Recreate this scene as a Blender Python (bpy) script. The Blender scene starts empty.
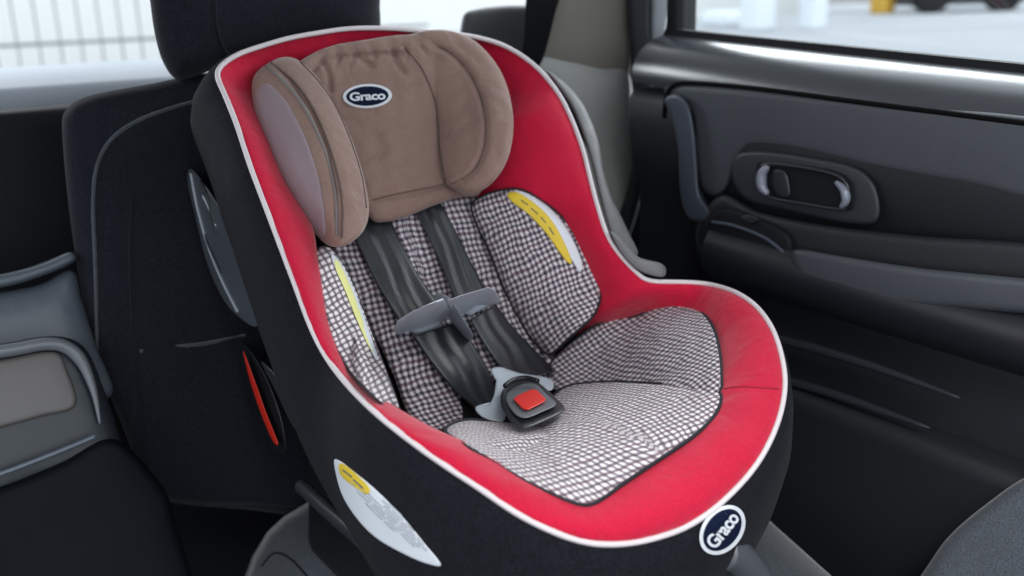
import bpy, bmesh, math, random
import numpy as np
from mathutils import Vector
from mathutils.bvhtree import BVHTree
random.seed(3); np.random.seed(3)
S = bpy.context.scene
COL = S.collection

# ------------------------------------------------------------------ camera
CAM = np.array([-0.6, -0.836, 0.632])
F = np.array([0.5509704, 0.78330298, -0.28786814])
R = np.array([0.81258991, -0.58212753, -0.02872579])
U = np.array([0.19007697, 0.21809169, 0.95723914])
FL = 979.0

def rays(px):
    px = np.atleast_2d(np.asarray(px, float))
    return F * FL + (px[:, :1] - 512) * R - (px[:, 1:2] - 288) * U

def on_plane(n, c):
    """points of the plane n.P = c seen at the given picture positions"""
    n = np.array(n, float)
    def f(px):
        d = rays(px); t = (c - CAM @ n) / (d @ n)
        return CAM + d * t[:, None]
    return f

def at_depth(dist):
    def f(px):
        d = rays(px)
        return CAM + d * (dist / FL)
    return f

def catmull(pts, n, closed=False):
    P = np.asarray(pts, float); m = len(P); out = []
    segs = m if closed else m - 1
    for i in range(segs):
        if closed: a, b, c, d = P[(i-1) % m], P[i], P[(i+1) % m], P[(i+2) % m]
        else: a, b, c, d = P[max(i-1, 0)], P[i], P[i+1], P[min(i+2, m-1)]
        for k in range(n):
            t = k / n
            out.append(.5*((2*b)+(-a+c)*t+(2*a-5*b+4*c-d)*t*t+(-a+3*b-3*c+d)*t**3))
    if not closed: out.append(P[-1])
    return np.array(out)

def resample(P, n, closed=False):
    P = np.asarray(P, float)
    Q = np.vstack([P, P[:1]]) if closed else P
    L = np.r_[0, np.cumsum(np.linalg.norm(np.diff(Q, axis=0), axis=1))]
    t = np.linspace(0, L[-1], n + 1)[:-1] if closed else np.linspace(0, L[-1], n)
    return np.stack([np.interp(t, L, Q[:, k]) for k in range(Q.shape[1])], 1)

# side profile of the child seat: rim (o = 0) and inner hollow (o = 1), as (y, z)
RIMP = [(.44,.74),(.40,.70),(.36,.655),(.325,.605),(.295,.565),(.235,.510),(.172,.447),(.10,.357),(.045,.287),(0,.274),(-.08,.280),(-.15,.264),(-.21,.230),(-.255,.195),(-.279,.163),(-.295,.12),(-.305,.0)]
INP = [(.47,.70),(.44,.66),(.41,.61),(.385,.56),(.365,.53),(.325,.46),(.28,.39),(.225,.28),(.175,.185),(.12,.14),(.02,.13),(-.08,.145),(-.17,.155),(-.225,.15),(-.262,.14),(-.28,.10),(-.29,.0)]
RIMS, INS = catmull(RIMP, 6), catmull(INP, 6)
ARC = np.r_[0, np.cumsum(np.linalg.norm(np.diff(INS, axis=0), axis=1))]

def hit_o(px, o):
    """meet each view line with the side profile blended at depth o (0 rim .. 1 hollow); returns points and arc lengths"""
    px = np.atleast_2d(np.asarray(px, float)); o = np.broadcast_to(np.asarray(o, float), (len(px),))
    d = rays(px); n = len(px)
    bt = np.full(n, np.inf); bs = np.zeros(n)
    for i in range(len(RIMS) - 1):
        a = RIMS[i] + (INS[i]-RIMS[i]) * o[:, None]; b = RIMS[i+1] + (INS[i+1]-RIMS[i+1]) * o[:, None]
        e = b - a
        det = -d[:, 1]*e[:, 1] + e[:, 0]*d[:, 2]
        vy, vz = a[:, 0]-CAM[1], a[:, 1]-CAM[2]
        det = np.where(abs(det) < 1e-9, 1e-9, det)
        t = (-vy*e[:, 1] + e[:, 0]*vz) / det
        s = (d[:, 1]*vz - d[:, 2]*vy) / det
        ok = (s >= -1e-4) & (s <= 1.0001) & (t > 0) & (t < bt)
        bt = np.where(ok, t, bt); bs = np.where(ok, ARC[i] + s*(ARC[i+1]-ARC[i]), bs)
    bad = ~np.isfinite(bt)
    if bad.any(): bt[bad] = 1.2 / FL
    return CAM + d * bt[:, None], bs

def tps(ctrl):
    C = np.array(ctrl, float); X = C[:, :2] / 100; v = C[:, 2]; n = len(C)
    if n < 3:
        return lambda p: np.full(len(np.atleast_2d(p)), v.mean())
    def phi(r2): return np.where(r2 > 1e-12, r2*np.log(r2+1e-12), 0)
    K = phi(((X[:, None]-X[None])**2).sum(2)) + np.eye(n)*.02
    Pm = np.c_[np.ones(n), X]; A = np.block([[K, Pm], [Pm.T, np.zeros((3, 3))]])
    w = np.linalg.lstsq(A, np.r_[v, 0, 0, 0], rcond=None)[0]
    def f(p):
        p = np.atleast_2d(p) / 100
        return phi(((p[:, None]-X[None])**2).sum(2)) @ w[:n] + np.c_[np.ones(len(p)), p] @ w[n:]
    return f

def seat_o(ctrl, off=0, kx=.11, lo=-.3, hi=1.05):
    f = tps(ctrl) if not np.isscalar(ctrl) else (lambda p: np.full(len(p), ctrl))
    def g(px):
        o = np.clip(f(px)+off, lo, hi)
        P, s = hit_o(px, o)
        g.uv = np.c_[P[:, 0] + kx*(1-o)*np.sign(P[:, 0]), s]
        return P
    g.seat = True
    return g

# ------------------------------------------------------------------ object helpers
def link(name, me, m, parent=None):
    o = bpy.data.objects.new(name, me); COL.objects.link(o)
    if m is not None: me.materials.append(m)
    if parent is not None: o.parent = parent
    return o

def mesh(name, V, Fc, m, parent=None, uv=None, smooth=True, flip=False, sub=0):
    me = bpy.data.meshes.new(name)
    me.from_pydata([tuple(map(float, v)) for v in V], [], [tuple(map(int, f)) for f in Fc])
    me.validate(); me.update()
    bm = bmesh.new(); bm.from_mesh(me)
    bmesh.ops.recalc_face_normals(bm, faces=bm.faces)
    bm.to_mesh(me); bm.free()
    if uv is not None:
        l = me.uv_layers.new(name='uv')
        vi = np.zeros(len(me.loops), int); me.loops.foreach_get('vertex_index', vi)
        l.data.foreach_set('uv', np.asarray(uv, np.float32)[vi].ravel())
    for p in me.polygons: p.use_smooth = smooth
    o = link(name, me, m, parent)
    if sub:
        md = o.modifiers.new('sub', 'SUBSURF'); md.levels = md.render_levels = sub
    return o

def root(name, label, cat, loc=(0, 0, 0), group=None):
    o = bpy.data.objects.new(name, None); COL.objects.link(o); o.empty_display_size = .05
    o['label'] = label; o['category'] = cat
    if group: o['group'] = group
    return o

def tag(o, label=None, cat=None, kind=None, group=None):
    if label: o['label'] = label
    if cat: o['category'] = cat
    if kind: o['kind'] = kind
    if group: o['group'] = group
    return o

def tocam(P):
    v = CAM - P; return v / np.linalg.norm(v, axis=1)[:, None]

def pad(name, outline, dep, m, parent, spine=None, puff=.012, edge=.016, back=.02, rings=12, N=None, smooth_in=4, crease=None, fold=0, grid=None, sharp=False):
    """a stuffed panel: its outline is followed all round, its face bulges, its rim turns back"""
    O = catmull(outline, 10, True)
    if sharp:
        O = resample(np.array(outline, float), 300, True)
        for _ in range(4): O = (np.roll(O, 1, 0)+O+np.roll(O, -1, 0))/3
    per = np.linalg.norm(np.roll(O, -1, 0)-O, axis=1).sum(); size = (O.max(0)-O.min(0)).max()
    sp = grid or max(1.6, size/42.)
    N = int(max(40, min(260, per/max(1.3, sp*.55)))); O = resample(O, N, True)
    if ((O[:, 0]*np.roll(O[:, 1], -1)-np.roll(O[:, 0], -1)*O[:, 1]).sum()) < 0: O = O[::-1].copy()
    T = np.roll(O, -1, 0)-np.roll(O, 1, 0); T /= np.linalg.norm(T, axis=1)[:, None]; nin = np.c_[-T[:, 1], T[:, 0]]
    def dist(q):
        a = O; b = np.roll(O, -1, 0); ab = b-a; L = (ab**2).sum(1)
        best = np.full(len(q), 1e9)
        for k in range(len(O)):
            t = np.clip(((q-a[k])@ab[k])/L[k], 0, 1); best = np.minimum(best, ((q-a[k]-t[:, None]*ab[k])**2).sum(1))
        return np.sqrt(best)
    def inside(q):
        c = np.zeros(len(q), bool); b = np.roll(O, -1, 0)
        for k in range(len(O)):
            y0, y1 = O[k, 1], b[k, 1]
            if y0 == y1: continue
            hit = ((y0 > q[:, 1]) != (y1 > q[:, 1])) & (q[:, 0] < (b[k, 0]-O[k, 0])*(q[:, 1]-y0)/(y1-y0)+O[k, 0])
            c ^= hit
        return c
    pts = []
    mpp = np.linalg.norm(dep(O)-CAM, axis=1).mean()/FL
    ew = edge/mpp
    offs = [f*ew for f in (.07, .2, .4, .7)]
    for f in offs:
        if f < sp*.25: continue
        q = (O+nin*f)[::(1 if f < sp else 2)]; ok = inside(q) & (dist(q) > f*.93); pts.append(q[ok])
    xs = np.arange(O[:, 0].min(), O[:, 0].max(), sp); ys_ = np.arange(O[:, 1].min(), O[:, 1].max(), sp*.87)
    G = np.array([(x+(sp/2 if k % 2 else 0), y) for k, y in enumerate(ys_) for x in xs])
    G = G[inside(G)]; dG = dist(G); near = max(ew*.7+sp*.5, sp*.6)
    G = G[dG > min(near, dG.max()*.85)]; pts.append(G)
    I = np.vstack(pts) if pts else np.zeros((0, 2))
    from mathutils.geometry import delaunay_2d_cdt
    allp = [Vector(p) for p in np.vstack([O, I])]
    res = delaunay_2d_cdt(allp, [(k, (k+1) % N) for k in range(N)], [], 1, 1e-5)
    q = np.array([v[:] for v in res[0]]); tris = [tuple(f) for f in res[2]]
    P = dep(q); uv = getattr(dep, 'uv', np.zeros((len(q), 2))).copy(); d = dist(q)
    k = np.clip(d/ew, 0, 1); h = puff*np.sqrt(np.clip(1-(1-k)**2, 0, 1))
    # even out the ridge along the middle
    E = set()
    for f in tris:
        for a, b in ((0, 1), (1, 2), (2, 0)): E.add((min(f[a], f[b]), max(f[a], f[b])))
    E = np.array(list(E)); deg = np.bincount(E.ravel(), minlength=len(q))
    fixed = d < ew*.45
    for _ in range(6):
        a = np.bincount(E[:, 0], h[E[:, 1]], len(q))+np.bincount(E[:, 1], h[E[:, 0]], len(q)); a /= np.maximum(deg, 1)
        h = np.where(fixed, h, a)
    if fold: h = h + fold*np.sin(q[:, 0]*.21+q[:, 1]*.13)*np.sin(q[:, 1]*.17-q[:, 0]*.05+1)*k
    if crease is not None: h = h - crease(q)*k
    n = len(q); V = P+tocam(P)*h[:, None]
    P0 = dep(O); tree2 = {}
    idx = [int(np.argmin(((q-o)**2).sum(1))) for o in O]
    B1 = P0 - tocam(P0)*back*.5; cen = P0.mean(0); B2 = P0 - tocam(P0)*back + (cen-P0)*.04
    V = np.vstack([V, B1, B2, [B2.mean(0)]]); u0 = uv[idx]; uv = np.vstack([uv, u0, u0, [u0.mean(0)]])
    fs = list(tris)
    for a in range(N):
        b = (a+1) % N
        if idx[a] != idx[b]: fs.append((idx[a], idx[b], n+b, n+a))
        fs.append((n+a, n+b, n+N+b, n+N+a)); fs.append((n+N+a, n+N+b, n+2*N))
    return mesh(name, V, fs, m, parent, uv=uv)

def tube(name, P, r, m, parent=None, closed=False, k=8, n=None, flat=None):
    P = np.asarray(P, float)
    if n: P = resample(P, n, closed)
    N = len(P); V = []
    T = (np.roll(P, -1, 0)-np.roll(P, 1, 0)) if closed else np.gradient(P, axis=0)
    T /= np.linalg.norm(T, axis=1)[:, None]+1e-12
    for i in range(N):
        v = CAM-P[i]; a = np.cross(T[i], v); a /= np.linalg.norm(a)+1e-12; b = np.cross(a, T[i])
        rr = r if np.isscalar(r) else r[i]
        for j in range(k):
            an = 2*math.pi*j/k
            V.append(P[i]+a*rr*math.cos(an)+b*rr*math.sin(an)*(flat or 1))
    fs = []
    for i in range(N if closed else N-1):
        for j in range(k):
            fs.append((i*k+j, i*k+(j+1) % k, ((i+1) % N)*k+(j+1) % k, ((i+1) % N)*k+j))
    if not closed: fs += [tuple(range(k)), tuple((N-1)*k+j for j in range(k))]
    return mesh(name, V, fs, m, parent)

def bvh(*objs):
    V, Fc = [], []
    for o in objs:
        b = len(V); V += [o.matrix_world @ v.co for v in o.data.vertices]; Fc += [[b+i for i in p.vertices] for p in o.data.polygons]
    return BVHTree.FromPolygons(V, Fc)

def onto(tree, lift, fall):
    """the visible surface of what has been built, raised by lift"""
    def f(px):
        d = rays(px); out = []; fb = fall(px)
        for i, v in enumerate(d):
            v = v/np.linalg.norm(v)
            h = tree.ray_cast(Vector(CAM), Vector(v))
            p = np.array(h[0]) if h[0] is not None else fb[i]
            out.append(p - v*lift)
        return np.array(out)
    return f

def seam(name, pts, tree, fall, r, m, parent, lift=0.0, closed=False, n=60):
    q = resample(catmull(pts, 8, closed), n, closed)
    P = onto(tree, lift, fall)(q)
    for _ in range(2):
        Pm = (np.roll(P, 1, 0)+2*P+np.roll(P, -1, 0))/4
        if not closed: Pm[0], Pm[-1] = P[0], P[-1]
        P = Pm
    return tube(name, P, r, m, parent, closed, k=6)

def loft(loops):
    N = len(loops[0]); V = np.vstack(loops); fs = []
    for r in range(len(loops)-1):
        for i in range(N):
            j = (i+1) % N; fs.append((r*N+i, r*N+j, (r+1)*N+j, (r+1)*N+i))
    return V, fs

def rbox(name, lo, hi, m, parent=None, bev=.01, seg=3, rot=None, mod=None):
    bm = bmesh.new(); bmesh.ops.create_cube(bm, size=1)
    lo, hi = np.array(lo), np.array(hi)
    for v in bm.verts:
        v.co = Vector((lo+hi)/2 + np.array(v.co)*(hi-lo))
    if bev: bmesh.ops.bevel(bm, geom=list(bm.edges), offset=bev, segments=seg, profile=.5, affect='EDGES')
    if mod:
        for v in bm.verts: v.co = Vector(mod(np.array(v.co)))
    me = bpy.data.meshes.new(name); bm.to_mesh(me); bm.free()
    for p in me.polygons: p.use_smooth = True
    o = link(name, me, m, parent)
    if rot is not None:
        c = Vector((lo+hi)/2)
        for v in me.vertices: v.co = c + rot @ (v.co - c)
    return o

def extrude_y(name, prof, ys, m, parent=None, closed=True, warp=None):
    """a strip: an (x, z) outline carried along y"""
    n = len(prof); V = []
    for y in ys:
        for x, z in prof:
            v = (x, y, z)
            V.append(warp(*v) if warp else v)
    fs = []
    for r in range(len(ys)-1):
        for i in range(n if closed else n-1):
            j = (i+1) % n; fs.append((r*n+i, r*n+j, (r+1)*n+j, (r+1)*n+i))
    if closed: fs += [tuple(range(n)), tuple((len(ys)-1)*n+i for i in range(n))]
    o = mesh(name, V, fs, m, parent)
    md = o.modifiers.new('e', 'EDGE_SPLIT'); md.split_angle = math.radians(50)
    return o

# ------------------------------------------------------------------ materials
def nodes(name):
    m = bpy.data.materials.new(name); m.use_nodes = True
    nt = m.node_tree; return m, nt, nt.nodes['Principled BSDF']

def mat(name, col, rough=.6, spec=.5, metal=0, sheen=0, bump=0, bscale=400, var=.12, vscale=9, coat=0, wr=0, wrs=18, grain=0):
    m, nt, b = nodes(name); N = nt.nodes; L = nt.links
    tc = N.new('ShaderNodeTexCoord')
    nz = N.new('ShaderNodeTexNoise'); nz.inputs['Scale'].default_value = vscale; nz.inputs['Detail'].default_value = 6
    L.new(tc.outputs['Object'], nz.inputs['Vector'])
    mx = N.new('ShaderNodeMix'); mx.data_type = 'RGBA'
    mx.inputs['A'].default_value = (*[c*(1-var) for c in col], 1); mx.inputs['B'].default_value = (*[min(1, c*(1+var)) for c in col], 1)
    L.new(nz.outputs['Fac'], mx.inputs['Factor']); L.new(mx.outputs['Result'], b.inputs['Base Color'])
    b.inputs['Roughness'].default_value = rough; b.inputs['Specular IOR Level'].default_value = spec
    b.inputs['Metallic'].default_value = metal
    b.inputs['Sheen Weight'].default_value = sheen; b.inputs['Sheen Roughness'].default_value = .4
    b.inputs['Coat Weight'].default_value = coat
    if grain:
        gn = N.new('ShaderNodeTexNoise'); gn.inputs['Scale'].default_value = 520; gn.inputs['Detail'].default_value = 2
        L.new(tc.outputs['Object'], gn.inputs['Vector'])
        mr = N.new('ShaderNodeMapRange'); mr.inputs['From Min'].default_value = .3; mr.inputs['From Max'].default_value = .7
        mr.inputs['To Min'].default_value = 1-grain; mr.inputs['To Max'].default_value = 1+grain
        L.new(gn.outputs['Fac'], mr.inputs['Value'])
        vm = N.new('ShaderNodeVectorMath'); vm.operation = 'SCALE'
        L.new(mx.outputs['Result'], vm.inputs[0]); L.new(mr.outputs['Result'], vm.inputs['Scale']); L.new(vm.outputs[0], b.inputs['Base Color'])
    prev = None
    if bump:
        n2 = N.new('ShaderNodeTexNoise'); n2.inputs['Scale'].default_value = bscale; n2.inputs['Detail'].default_value = 3
        L.new(tc.outputs['Object'], n2.inputs['Vector'])
        bp = N.new('ShaderNodeBump'); bp.inputs['Strength'].default_value = bump; bp.inputs['Distance'].default_value = .001
        L.new(n2.outputs['Fac'], bp.inputs['Height']); prev = bp
    if wr:
        n3 = N.new('ShaderNodeTexNoise'); n3.inputs['Scale'].default_value = wrs; n3.inputs['Detail'].default_value = 2; n3.inputs['Distortion'].default_value = .6
        L.new(tc.outputs['Object'], n3.inputs['Vector'])
        bp = N.new('ShaderNodeBump'); bp.inputs['Strength'].default_value = wr; bp.inputs['Distance'].default_value = .01
        L.new(n3.outputs['Fac'], bp.inputs['Height'])
        if prev: L.new(prev.outputs['Normal'], bp.inputs['Normal'])
        prev = bp
    if prev: L.new(prev.outputs['Normal'], b.inputs['Normal'])
    return m

def plaid(name, light=(.74,.70,.71), dark=(.035,.03,.045), per=.0082, thick=.44):
    m, nt, b = nodes(name); N = nt.nodes; L = nt.links
    tc = N.new('ShaderNodeUVMap'); tc.uv_map = 'uv'
    nz = N.new('ShaderNodeTexNoise'); nz.inputs['Scale'].default_value = 22; nz.inputs['Detail'].default_value = 2
    L.new(tc.outputs['UV'], nz.inputs['Vector'])
    sc = N.new('ShaderNodeVectorMath'); sc.operation = 'SCALE'; sc.inputs['Scale'].default_value = .014
    L.new(nz.outputs['Color'], sc.inputs[0])
    ad = N.new('ShaderNodeVectorMath'); ad.operation = 'ADD'
    L.new(tc.outputs['UV'], ad.inputs[0]); L.new(sc.outputs[0], ad.inputs[1])
    sp = N.new('ShaderNodeSeparateXYZ'); L.new(ad.outputs[0], sp.inputs[0])
    def M(op, a, c=None, d=None):
        n = N.new('ShaderNodeMath'); n.operation = op
        for i, v in enumerate((a, c, d)):
            if v is None: continue
            if isinstance(v, (int, float)): n.inputs[i].default_value = v
            else: L.new(v, n.inputs[i])
        return n.outputs[0]
    tn = N.new('ShaderNodeTexNoise'); tn.inputs['Scale'].default_value = 210; tn.inputs['Detail'].default_value = 3
    L.new(tc.outputs['UV'], tn.inputs['Vector'])
    def stripe(s):
        f = M('FRACT', M('DIVIDE', s, per)); a = M('ABSOLUTE', M('SUBTRACT', f, .5))
        r = N.new('ShaderNodeMapRange'); r.inputs['From Min'].default_value = thick/2-.07; r.inputs['From Max'].default_value = thick/2+.07
        r.inputs['To Min'].default_value = 1; r.inputs['To Max'].default_value = 0; L.new(M('ADD', a, M('MULTIPLY', M('SUBTRACT', tn.outputs['Fac'], .5), .26)), r.inputs['Value'])
        return r.outputs['Result']
    sx, sy = stripe(sp.outputs['X']), stripe(sp.outputs['Y'])
    # the thread of every third stripe is brown rather than charcoal
    tone = M('MULTIPLY', M('ADD', sx, sy), .5)
    cr = N.new('ShaderNodeValToRGB'); e = cr.color_ramp.elements
    e[0].position = 0; e[0].color = (*light, 1); e[1].position = 1; e[1].color = (*dark, 1)
    mid = e.new(.5); mid.color = (.23, .19, .225, 1)
    L.new(tone, cr.inputs['Fac'])
    fy = M('LESS_THAN', M('FRACT', M('DIVIDE', sp.outputs['Y'], per*3)), .34)
    fac = M('MULTIPLY', fy, .14)
    mx = N.new('ShaderNodeMix'); mx.data_type = 'RGBA'; mx.inputs['B'].default_value = (.30, .13, .11, 1)
    L.new(M('MULTIPLY', fac, sy), mx.inputs['Factor']); L.new(cr.outputs['Color'], mx.inputs['A'])
    L.new(mx.outputs['Result'], b.inputs['Base Color'])
    b.inputs['Roughness'].default_value = .9; b.inputs['Sheen Weight'].default_value = .1; b.inputs['Specular IOR Level'].default_value = .2
    t2 = N.new('ShaderNodeTexCoord')
    n3 = N.new('ShaderNodeTexNoise'); n3.inputs['Scale'].default_value = 34; n3.inputs['Detail'].default_value = 4
    L.new(t2.outputs['Object'], n3.inputs['Vector'])
    bp = N.new('ShaderNodeBump'); bp.inputs['Strength'].default_value = .75; bp.inputs['Distance'].default_value = .012
    L.new(n3.outputs['Fac'], bp.inputs['Height'])
    b2 = N.new('ShaderNodeBump'); b2.inputs['Strength'].default_value = .3; b2.inputs['Distance'].default_value = .0015
    L.new(tone, b2.inputs['Height']); L.new(bp.outputs['Normal'], b2.inputs['Normal'])
    L.new(b2.outputs['Normal'], b.inputs['Normal'])
    return m

RED = mat('red_fabric', (.50, .006, .036), .8, .2, grain=.14, sheen=.24, bump=.6, bscale=1100, var=.08, vscale=26, wr=.42, wrs=19)
BLK = mat('black_fabric', (.0075, .0078, .0115), .9, .12, sheen=.03, grain=.55, bump=.9, bscale=700, wr=.3, wrs=9)
CHR = mat('charcoal_fabric', (.030, .030, .036), .85, .3, sheen=.2, bump=.5, bscale=700, wr=.3, wrs=9)
PIPE = mat('pale_piping', (.62, .56, .57), .6, bump=.2, bscale=900)
TAUPE = mat('taupe_fabric', (.235, .148, .122), .8, .25, grain=.10, sheen=.35, bump=.3, bscale=900, var=.1, wr=.6, wrs=21)
TAUPE2 = mat('mauve_fabric', (.235, .175, .19), .75, .3, sheen=.35, bump=.3, bscale=900, var=.08, wr=.25, wrs=12)
TSEAM = mat('taupe_seam', (.10, .066, .055), .9, var=.05)
TPIPE = mat('grey_taupe_piping', (.17, .145, .14), .7)
PLAID = plaid('plaid_fabric', light=(.66, .62, .63), thick=.5)
PLAIDL = plaid('plaid_fabric_pale', per=.0080, light=(.74, .69, .68), dark=(.10, .075, .085), thick=.42)
NAVY = mat('navy_trim', (.008, .008, .014), .8)
STRAP = mat('webbing', (.015, .0165, .021), .38, .6, bump=.3, bscale=500, var=.35, vscale=30)
PLAS = mat('grey_plastic', (.40, .45, .50), .38, .5, bump=.1, bscale=300, var=.08)
PLASD = mat('dark_plastic', (.022, .024, .028), .35, .5, var=.1)
PLASB = mat('black_plastic', (.006, .0065, .008), .42, .4)
BTN = mat('red_button', (.72, .028, .018), .35, .5)
REDM = mat('red_marker', (.50, .018, .008), .4)
YEL = mat('yellow_label', (.70, .50, .03), .6, var=.05)
WHT = mat('white_label', (.66, .69, .74), .55, var=.05)
INK2 = mat('label_ink_pale', (.28, .29, .33), .7)
INK = mat('label_ink', (.09, .09, .11), .7)
LOGOW = mat('logo_white', (.62, .64, .68), .5, var=.03)
LOGOB = mat('logo_navy', (.004, .008, .026), .8, .1)
SHELLG = mat('shell_grey', (.11, .105, .108), .5, .4, sheen=.2, bump=.4, bscale=700, wr=.2)

# ------------------------------------------------------------------ THE CHILD SEAT
seat = root('child_car_seat', 'red and black child car seat with taupe head pillow and plaid padding', 'child seat')

PAIR = [((217,72),(290,105),.35),((235,56),(300,90),.35),((262,46),(315,80),.35),((290,38),(330,75),.3),((318,33),(345,72),.3),((345,29),(360,70),.3),
 ((372,28),(380,70),.3),((400,29),(400,70),.3),((430,32),(420,70),.35),((455,34),(440,72),.4),((480,38),(452,78),.5),((505,46),(462,90),.55),
 ((528,60),(470,104),.6),((545,76),(474,120),.62),((560,96),(478,138),.62),((572,120),(482,158),.62),((583,150),(488,182),.6),((590,178),(508,205),.58),
 ((597,205),(538,222),.55),((607,235),(560,250),.52),((620,255),(572,272),.5),((636,272),(580,298),.52),((650,281),(584,325),.6),((680,282),(630,332),.6),
 ((708,284),(660,330),.5),((735,292),(680,336),.42),((757,307),(695,346),.38),((773,330),(703,360),.34),((782,358),(706,382),.32),((785,385),(704,398),.3),
 ((780,415),(699,408),.28),((768,445),(690,420),.26),((750,473),(678,434),.24),((722,502),(654,452),.2),((690,525),(630,470),.18),((655,538),(607,484),.16),
 ((620,544),(592,492),.14),((585,542),(577,492),.12),((550,530),(557,484),.1),((515,512),(532,476),.06),((480,488),(502,461),.04),((445,465),(468,443),.03),
 ((410,440),(434,428),.02),((375,412),(398,408),.02),((345,382),(368,388),.02),((325,355),(345,360),.02),((310,325),(331,328),.03),((297,290),(324,298),.04),
 ((282,250),(318,260),.06),((267,210),(312,222),.15),((250,165),(292,180),.25),((237,125),(282,145),.3),((225,95),(283,118),.33)]
NB = 318
Bp = catmull([p[0] for p in PAIR], 6, True); Cp = catmull([p[1] for p in PAIR], 6, True)
Co = catmull([[p[2], 0] for p in PAIR], 6, True)[:, 0]
B3, _ = hit_o(Bp, 0)
for _ in range(3): B3 = (np.roll(B3, 1, 0)+2*B3+np.roll(B3, -1, 0))/4
NB = len(B3)
loops = []
headz = np.clip((B3[:, 1]-.22)/.08, 0, 1)
PF = .016-.012*headz
Co = np.clip(Co*(1+.9*headz)+.08, 0, .95)
kk = 14
for i in range(kk+1):
    t = i/kk
    q = Bp + (Cp-Bp)*t
    P, s = hit_o(q, Co*t**(1.15-.45*headz))
    if i == 0: P = B3.copy()
    w = math.sin(math.pi*min(1, t*1.02))**.6
    sidx = np.arange(len(B3))/len(B3)*2*math.pi
    wv = .0016*np.sin(sidx*19+2.2*np.sin(sidx*5)+t*2.)*np.sin(sidx*7+t*3)*math.sin(math.pi*t) + .0007*np.sin(sidx*95+3*np.sin(sidx*7))*math.exp(-abs(t-.12)*9)
    loops.append(P + tocam(P)*(PF*w+wv)[:, None])
# inside the rim the cover turns down into the hollow
P, s = hit_o(Cp, Co); inw = np.array([0, .25, -1.]); inw /= np.linalg.norm(inw)
cen = np.array([0, .05, 0])
def towards(P, k): 
    d = np.c_[-P[:, 0], np.zeros(len(P)), np.zeros(len(P))]; return P + d*k
back_w = np.clip((P[:, 1]-.0)/.1, 0, 1)[:, None]
dn = (1-back_w)*np.array([0, .1, -1]) + back_w*np.array([0, .75, -.55])
loops.append(towards(P, .03)+dn*.03 - tocam(P)*.004); loops.append(towards(P, .08)+dn*.08)
V, fs = loft([loops[0]-tocam(loops[0])*.02] + loops)
red = mesh('red_cushion', V, fs, RED, seat)
redtree = bvh(red)

seam('cushion_seam', [(724,389),(740,387),(760,388),(779,389)], redtree, lambda q: hit_o(q, .05)[0], .0009, mat('red_seam', (.20, .004, .012), .9), red, lift=-.0002, n=24)
# pale piping along the rim
si = np.arange(len(B3)); B3 = B3 + tocam(B3)*(.0004*np.sin(si*.9+2*np.sin(si*.13)))[:, None]
tube('rim_piping', B3 + tocam(B3)*.002, .0030, PIPE, seat, closed=True, k=8)

# black cover outside the rim, and the grey cover on the far wing
T = np.roll(B3, -2, 0)-np.roll(B3, 2, 0); T /= np.linalg.norm(T, axis=1)[:, None]
yb = np.clip((B3[:, 1]-.02)/.14, 0, 1)
down = (1-yb)[:, None]*np.array([0, .12, -1.]) + yb[:, None]*np.array([0, .80, -.60]); down /= np.linalg.norm(down, axis=1)[:, None]
out = np.cross(T, down); out /= np.linalg.norm(out, axis=1)[:, None]
sgn = np.sign(((B3-np.array([0, .03, .35]))*out).sum(1)); sgn[:] = np.sign(np.median(sgn)); out *= sgn[:, None]
for _ in range(6): out = (np.roll(out, 1, 0)+out+np.roll(out, -1, 0)); out /= np.linalg.norm(out, axis=1)[:, None]
front = np.clip((-.1-B3[:, 1])/.15, 0, 1)
depth = .155*yb + (1-yb)*(.20-.055*front)
lay = [(.0, .0), (.05, .008), (.18, .013), (.4, .0165), (.65, .012), (.85, .002), (1.0, -.012), (1.04, -.04)]
sh = []
for a, b_ in lay:
    sh.append(B3 + down*(depth*a)[:, None] + out*b_)
V, fs = loft(sh)
shell = mesh('fabric_cover', V, fs, BLK, seat)
S_ = dict(B3=B3)

# plastic body under the cover
sh = []
for a, b_ in [(.62, -.004), (.8, -.004), (1.0, -.01), (1.12, -.02), (1.3, -.05), (1.34, -.09)]:
    sh.append(B3 + down*(depth*a)[:, None] + out*b_)
V, fs = loft(sh); N0 = len(B3)
V = np.vstack([V, V[-N0:].mean(0)]); fs += [((5*N0+i), 5*N0+(i+1) % N0, len(V)-1) for i in range(N0)]
mesh('plastic_shell', V, fs, PLASB, seat)
shelltree = bvh(shell)

# base under the shell
rbox('base', (-.16, -.17, -.075), (.16, .27, .12), PLASB, seat, .03, 4, mod=lambda v: v*np.array([1, 1, 1]) if v[2] > 0 else v*np.array([1.1, 1, 1]))
P = on_plane((1, 0, 0), -.215)(catmull([(301,486),(309,493),(330,512),(360,538),(400,574),(440,606)], 5))
tube('base_rail', P, .0085, PLASD, seat, k=10)
P = on_plane((0, 1, 0), -.27)(catmull([(722,552),(735,556),(752,574),(760,590)], 5))
tube('front_foot', P, .018, mat('foot_grey', (.06, .065, .075), .4), seat, k=12)

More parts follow.
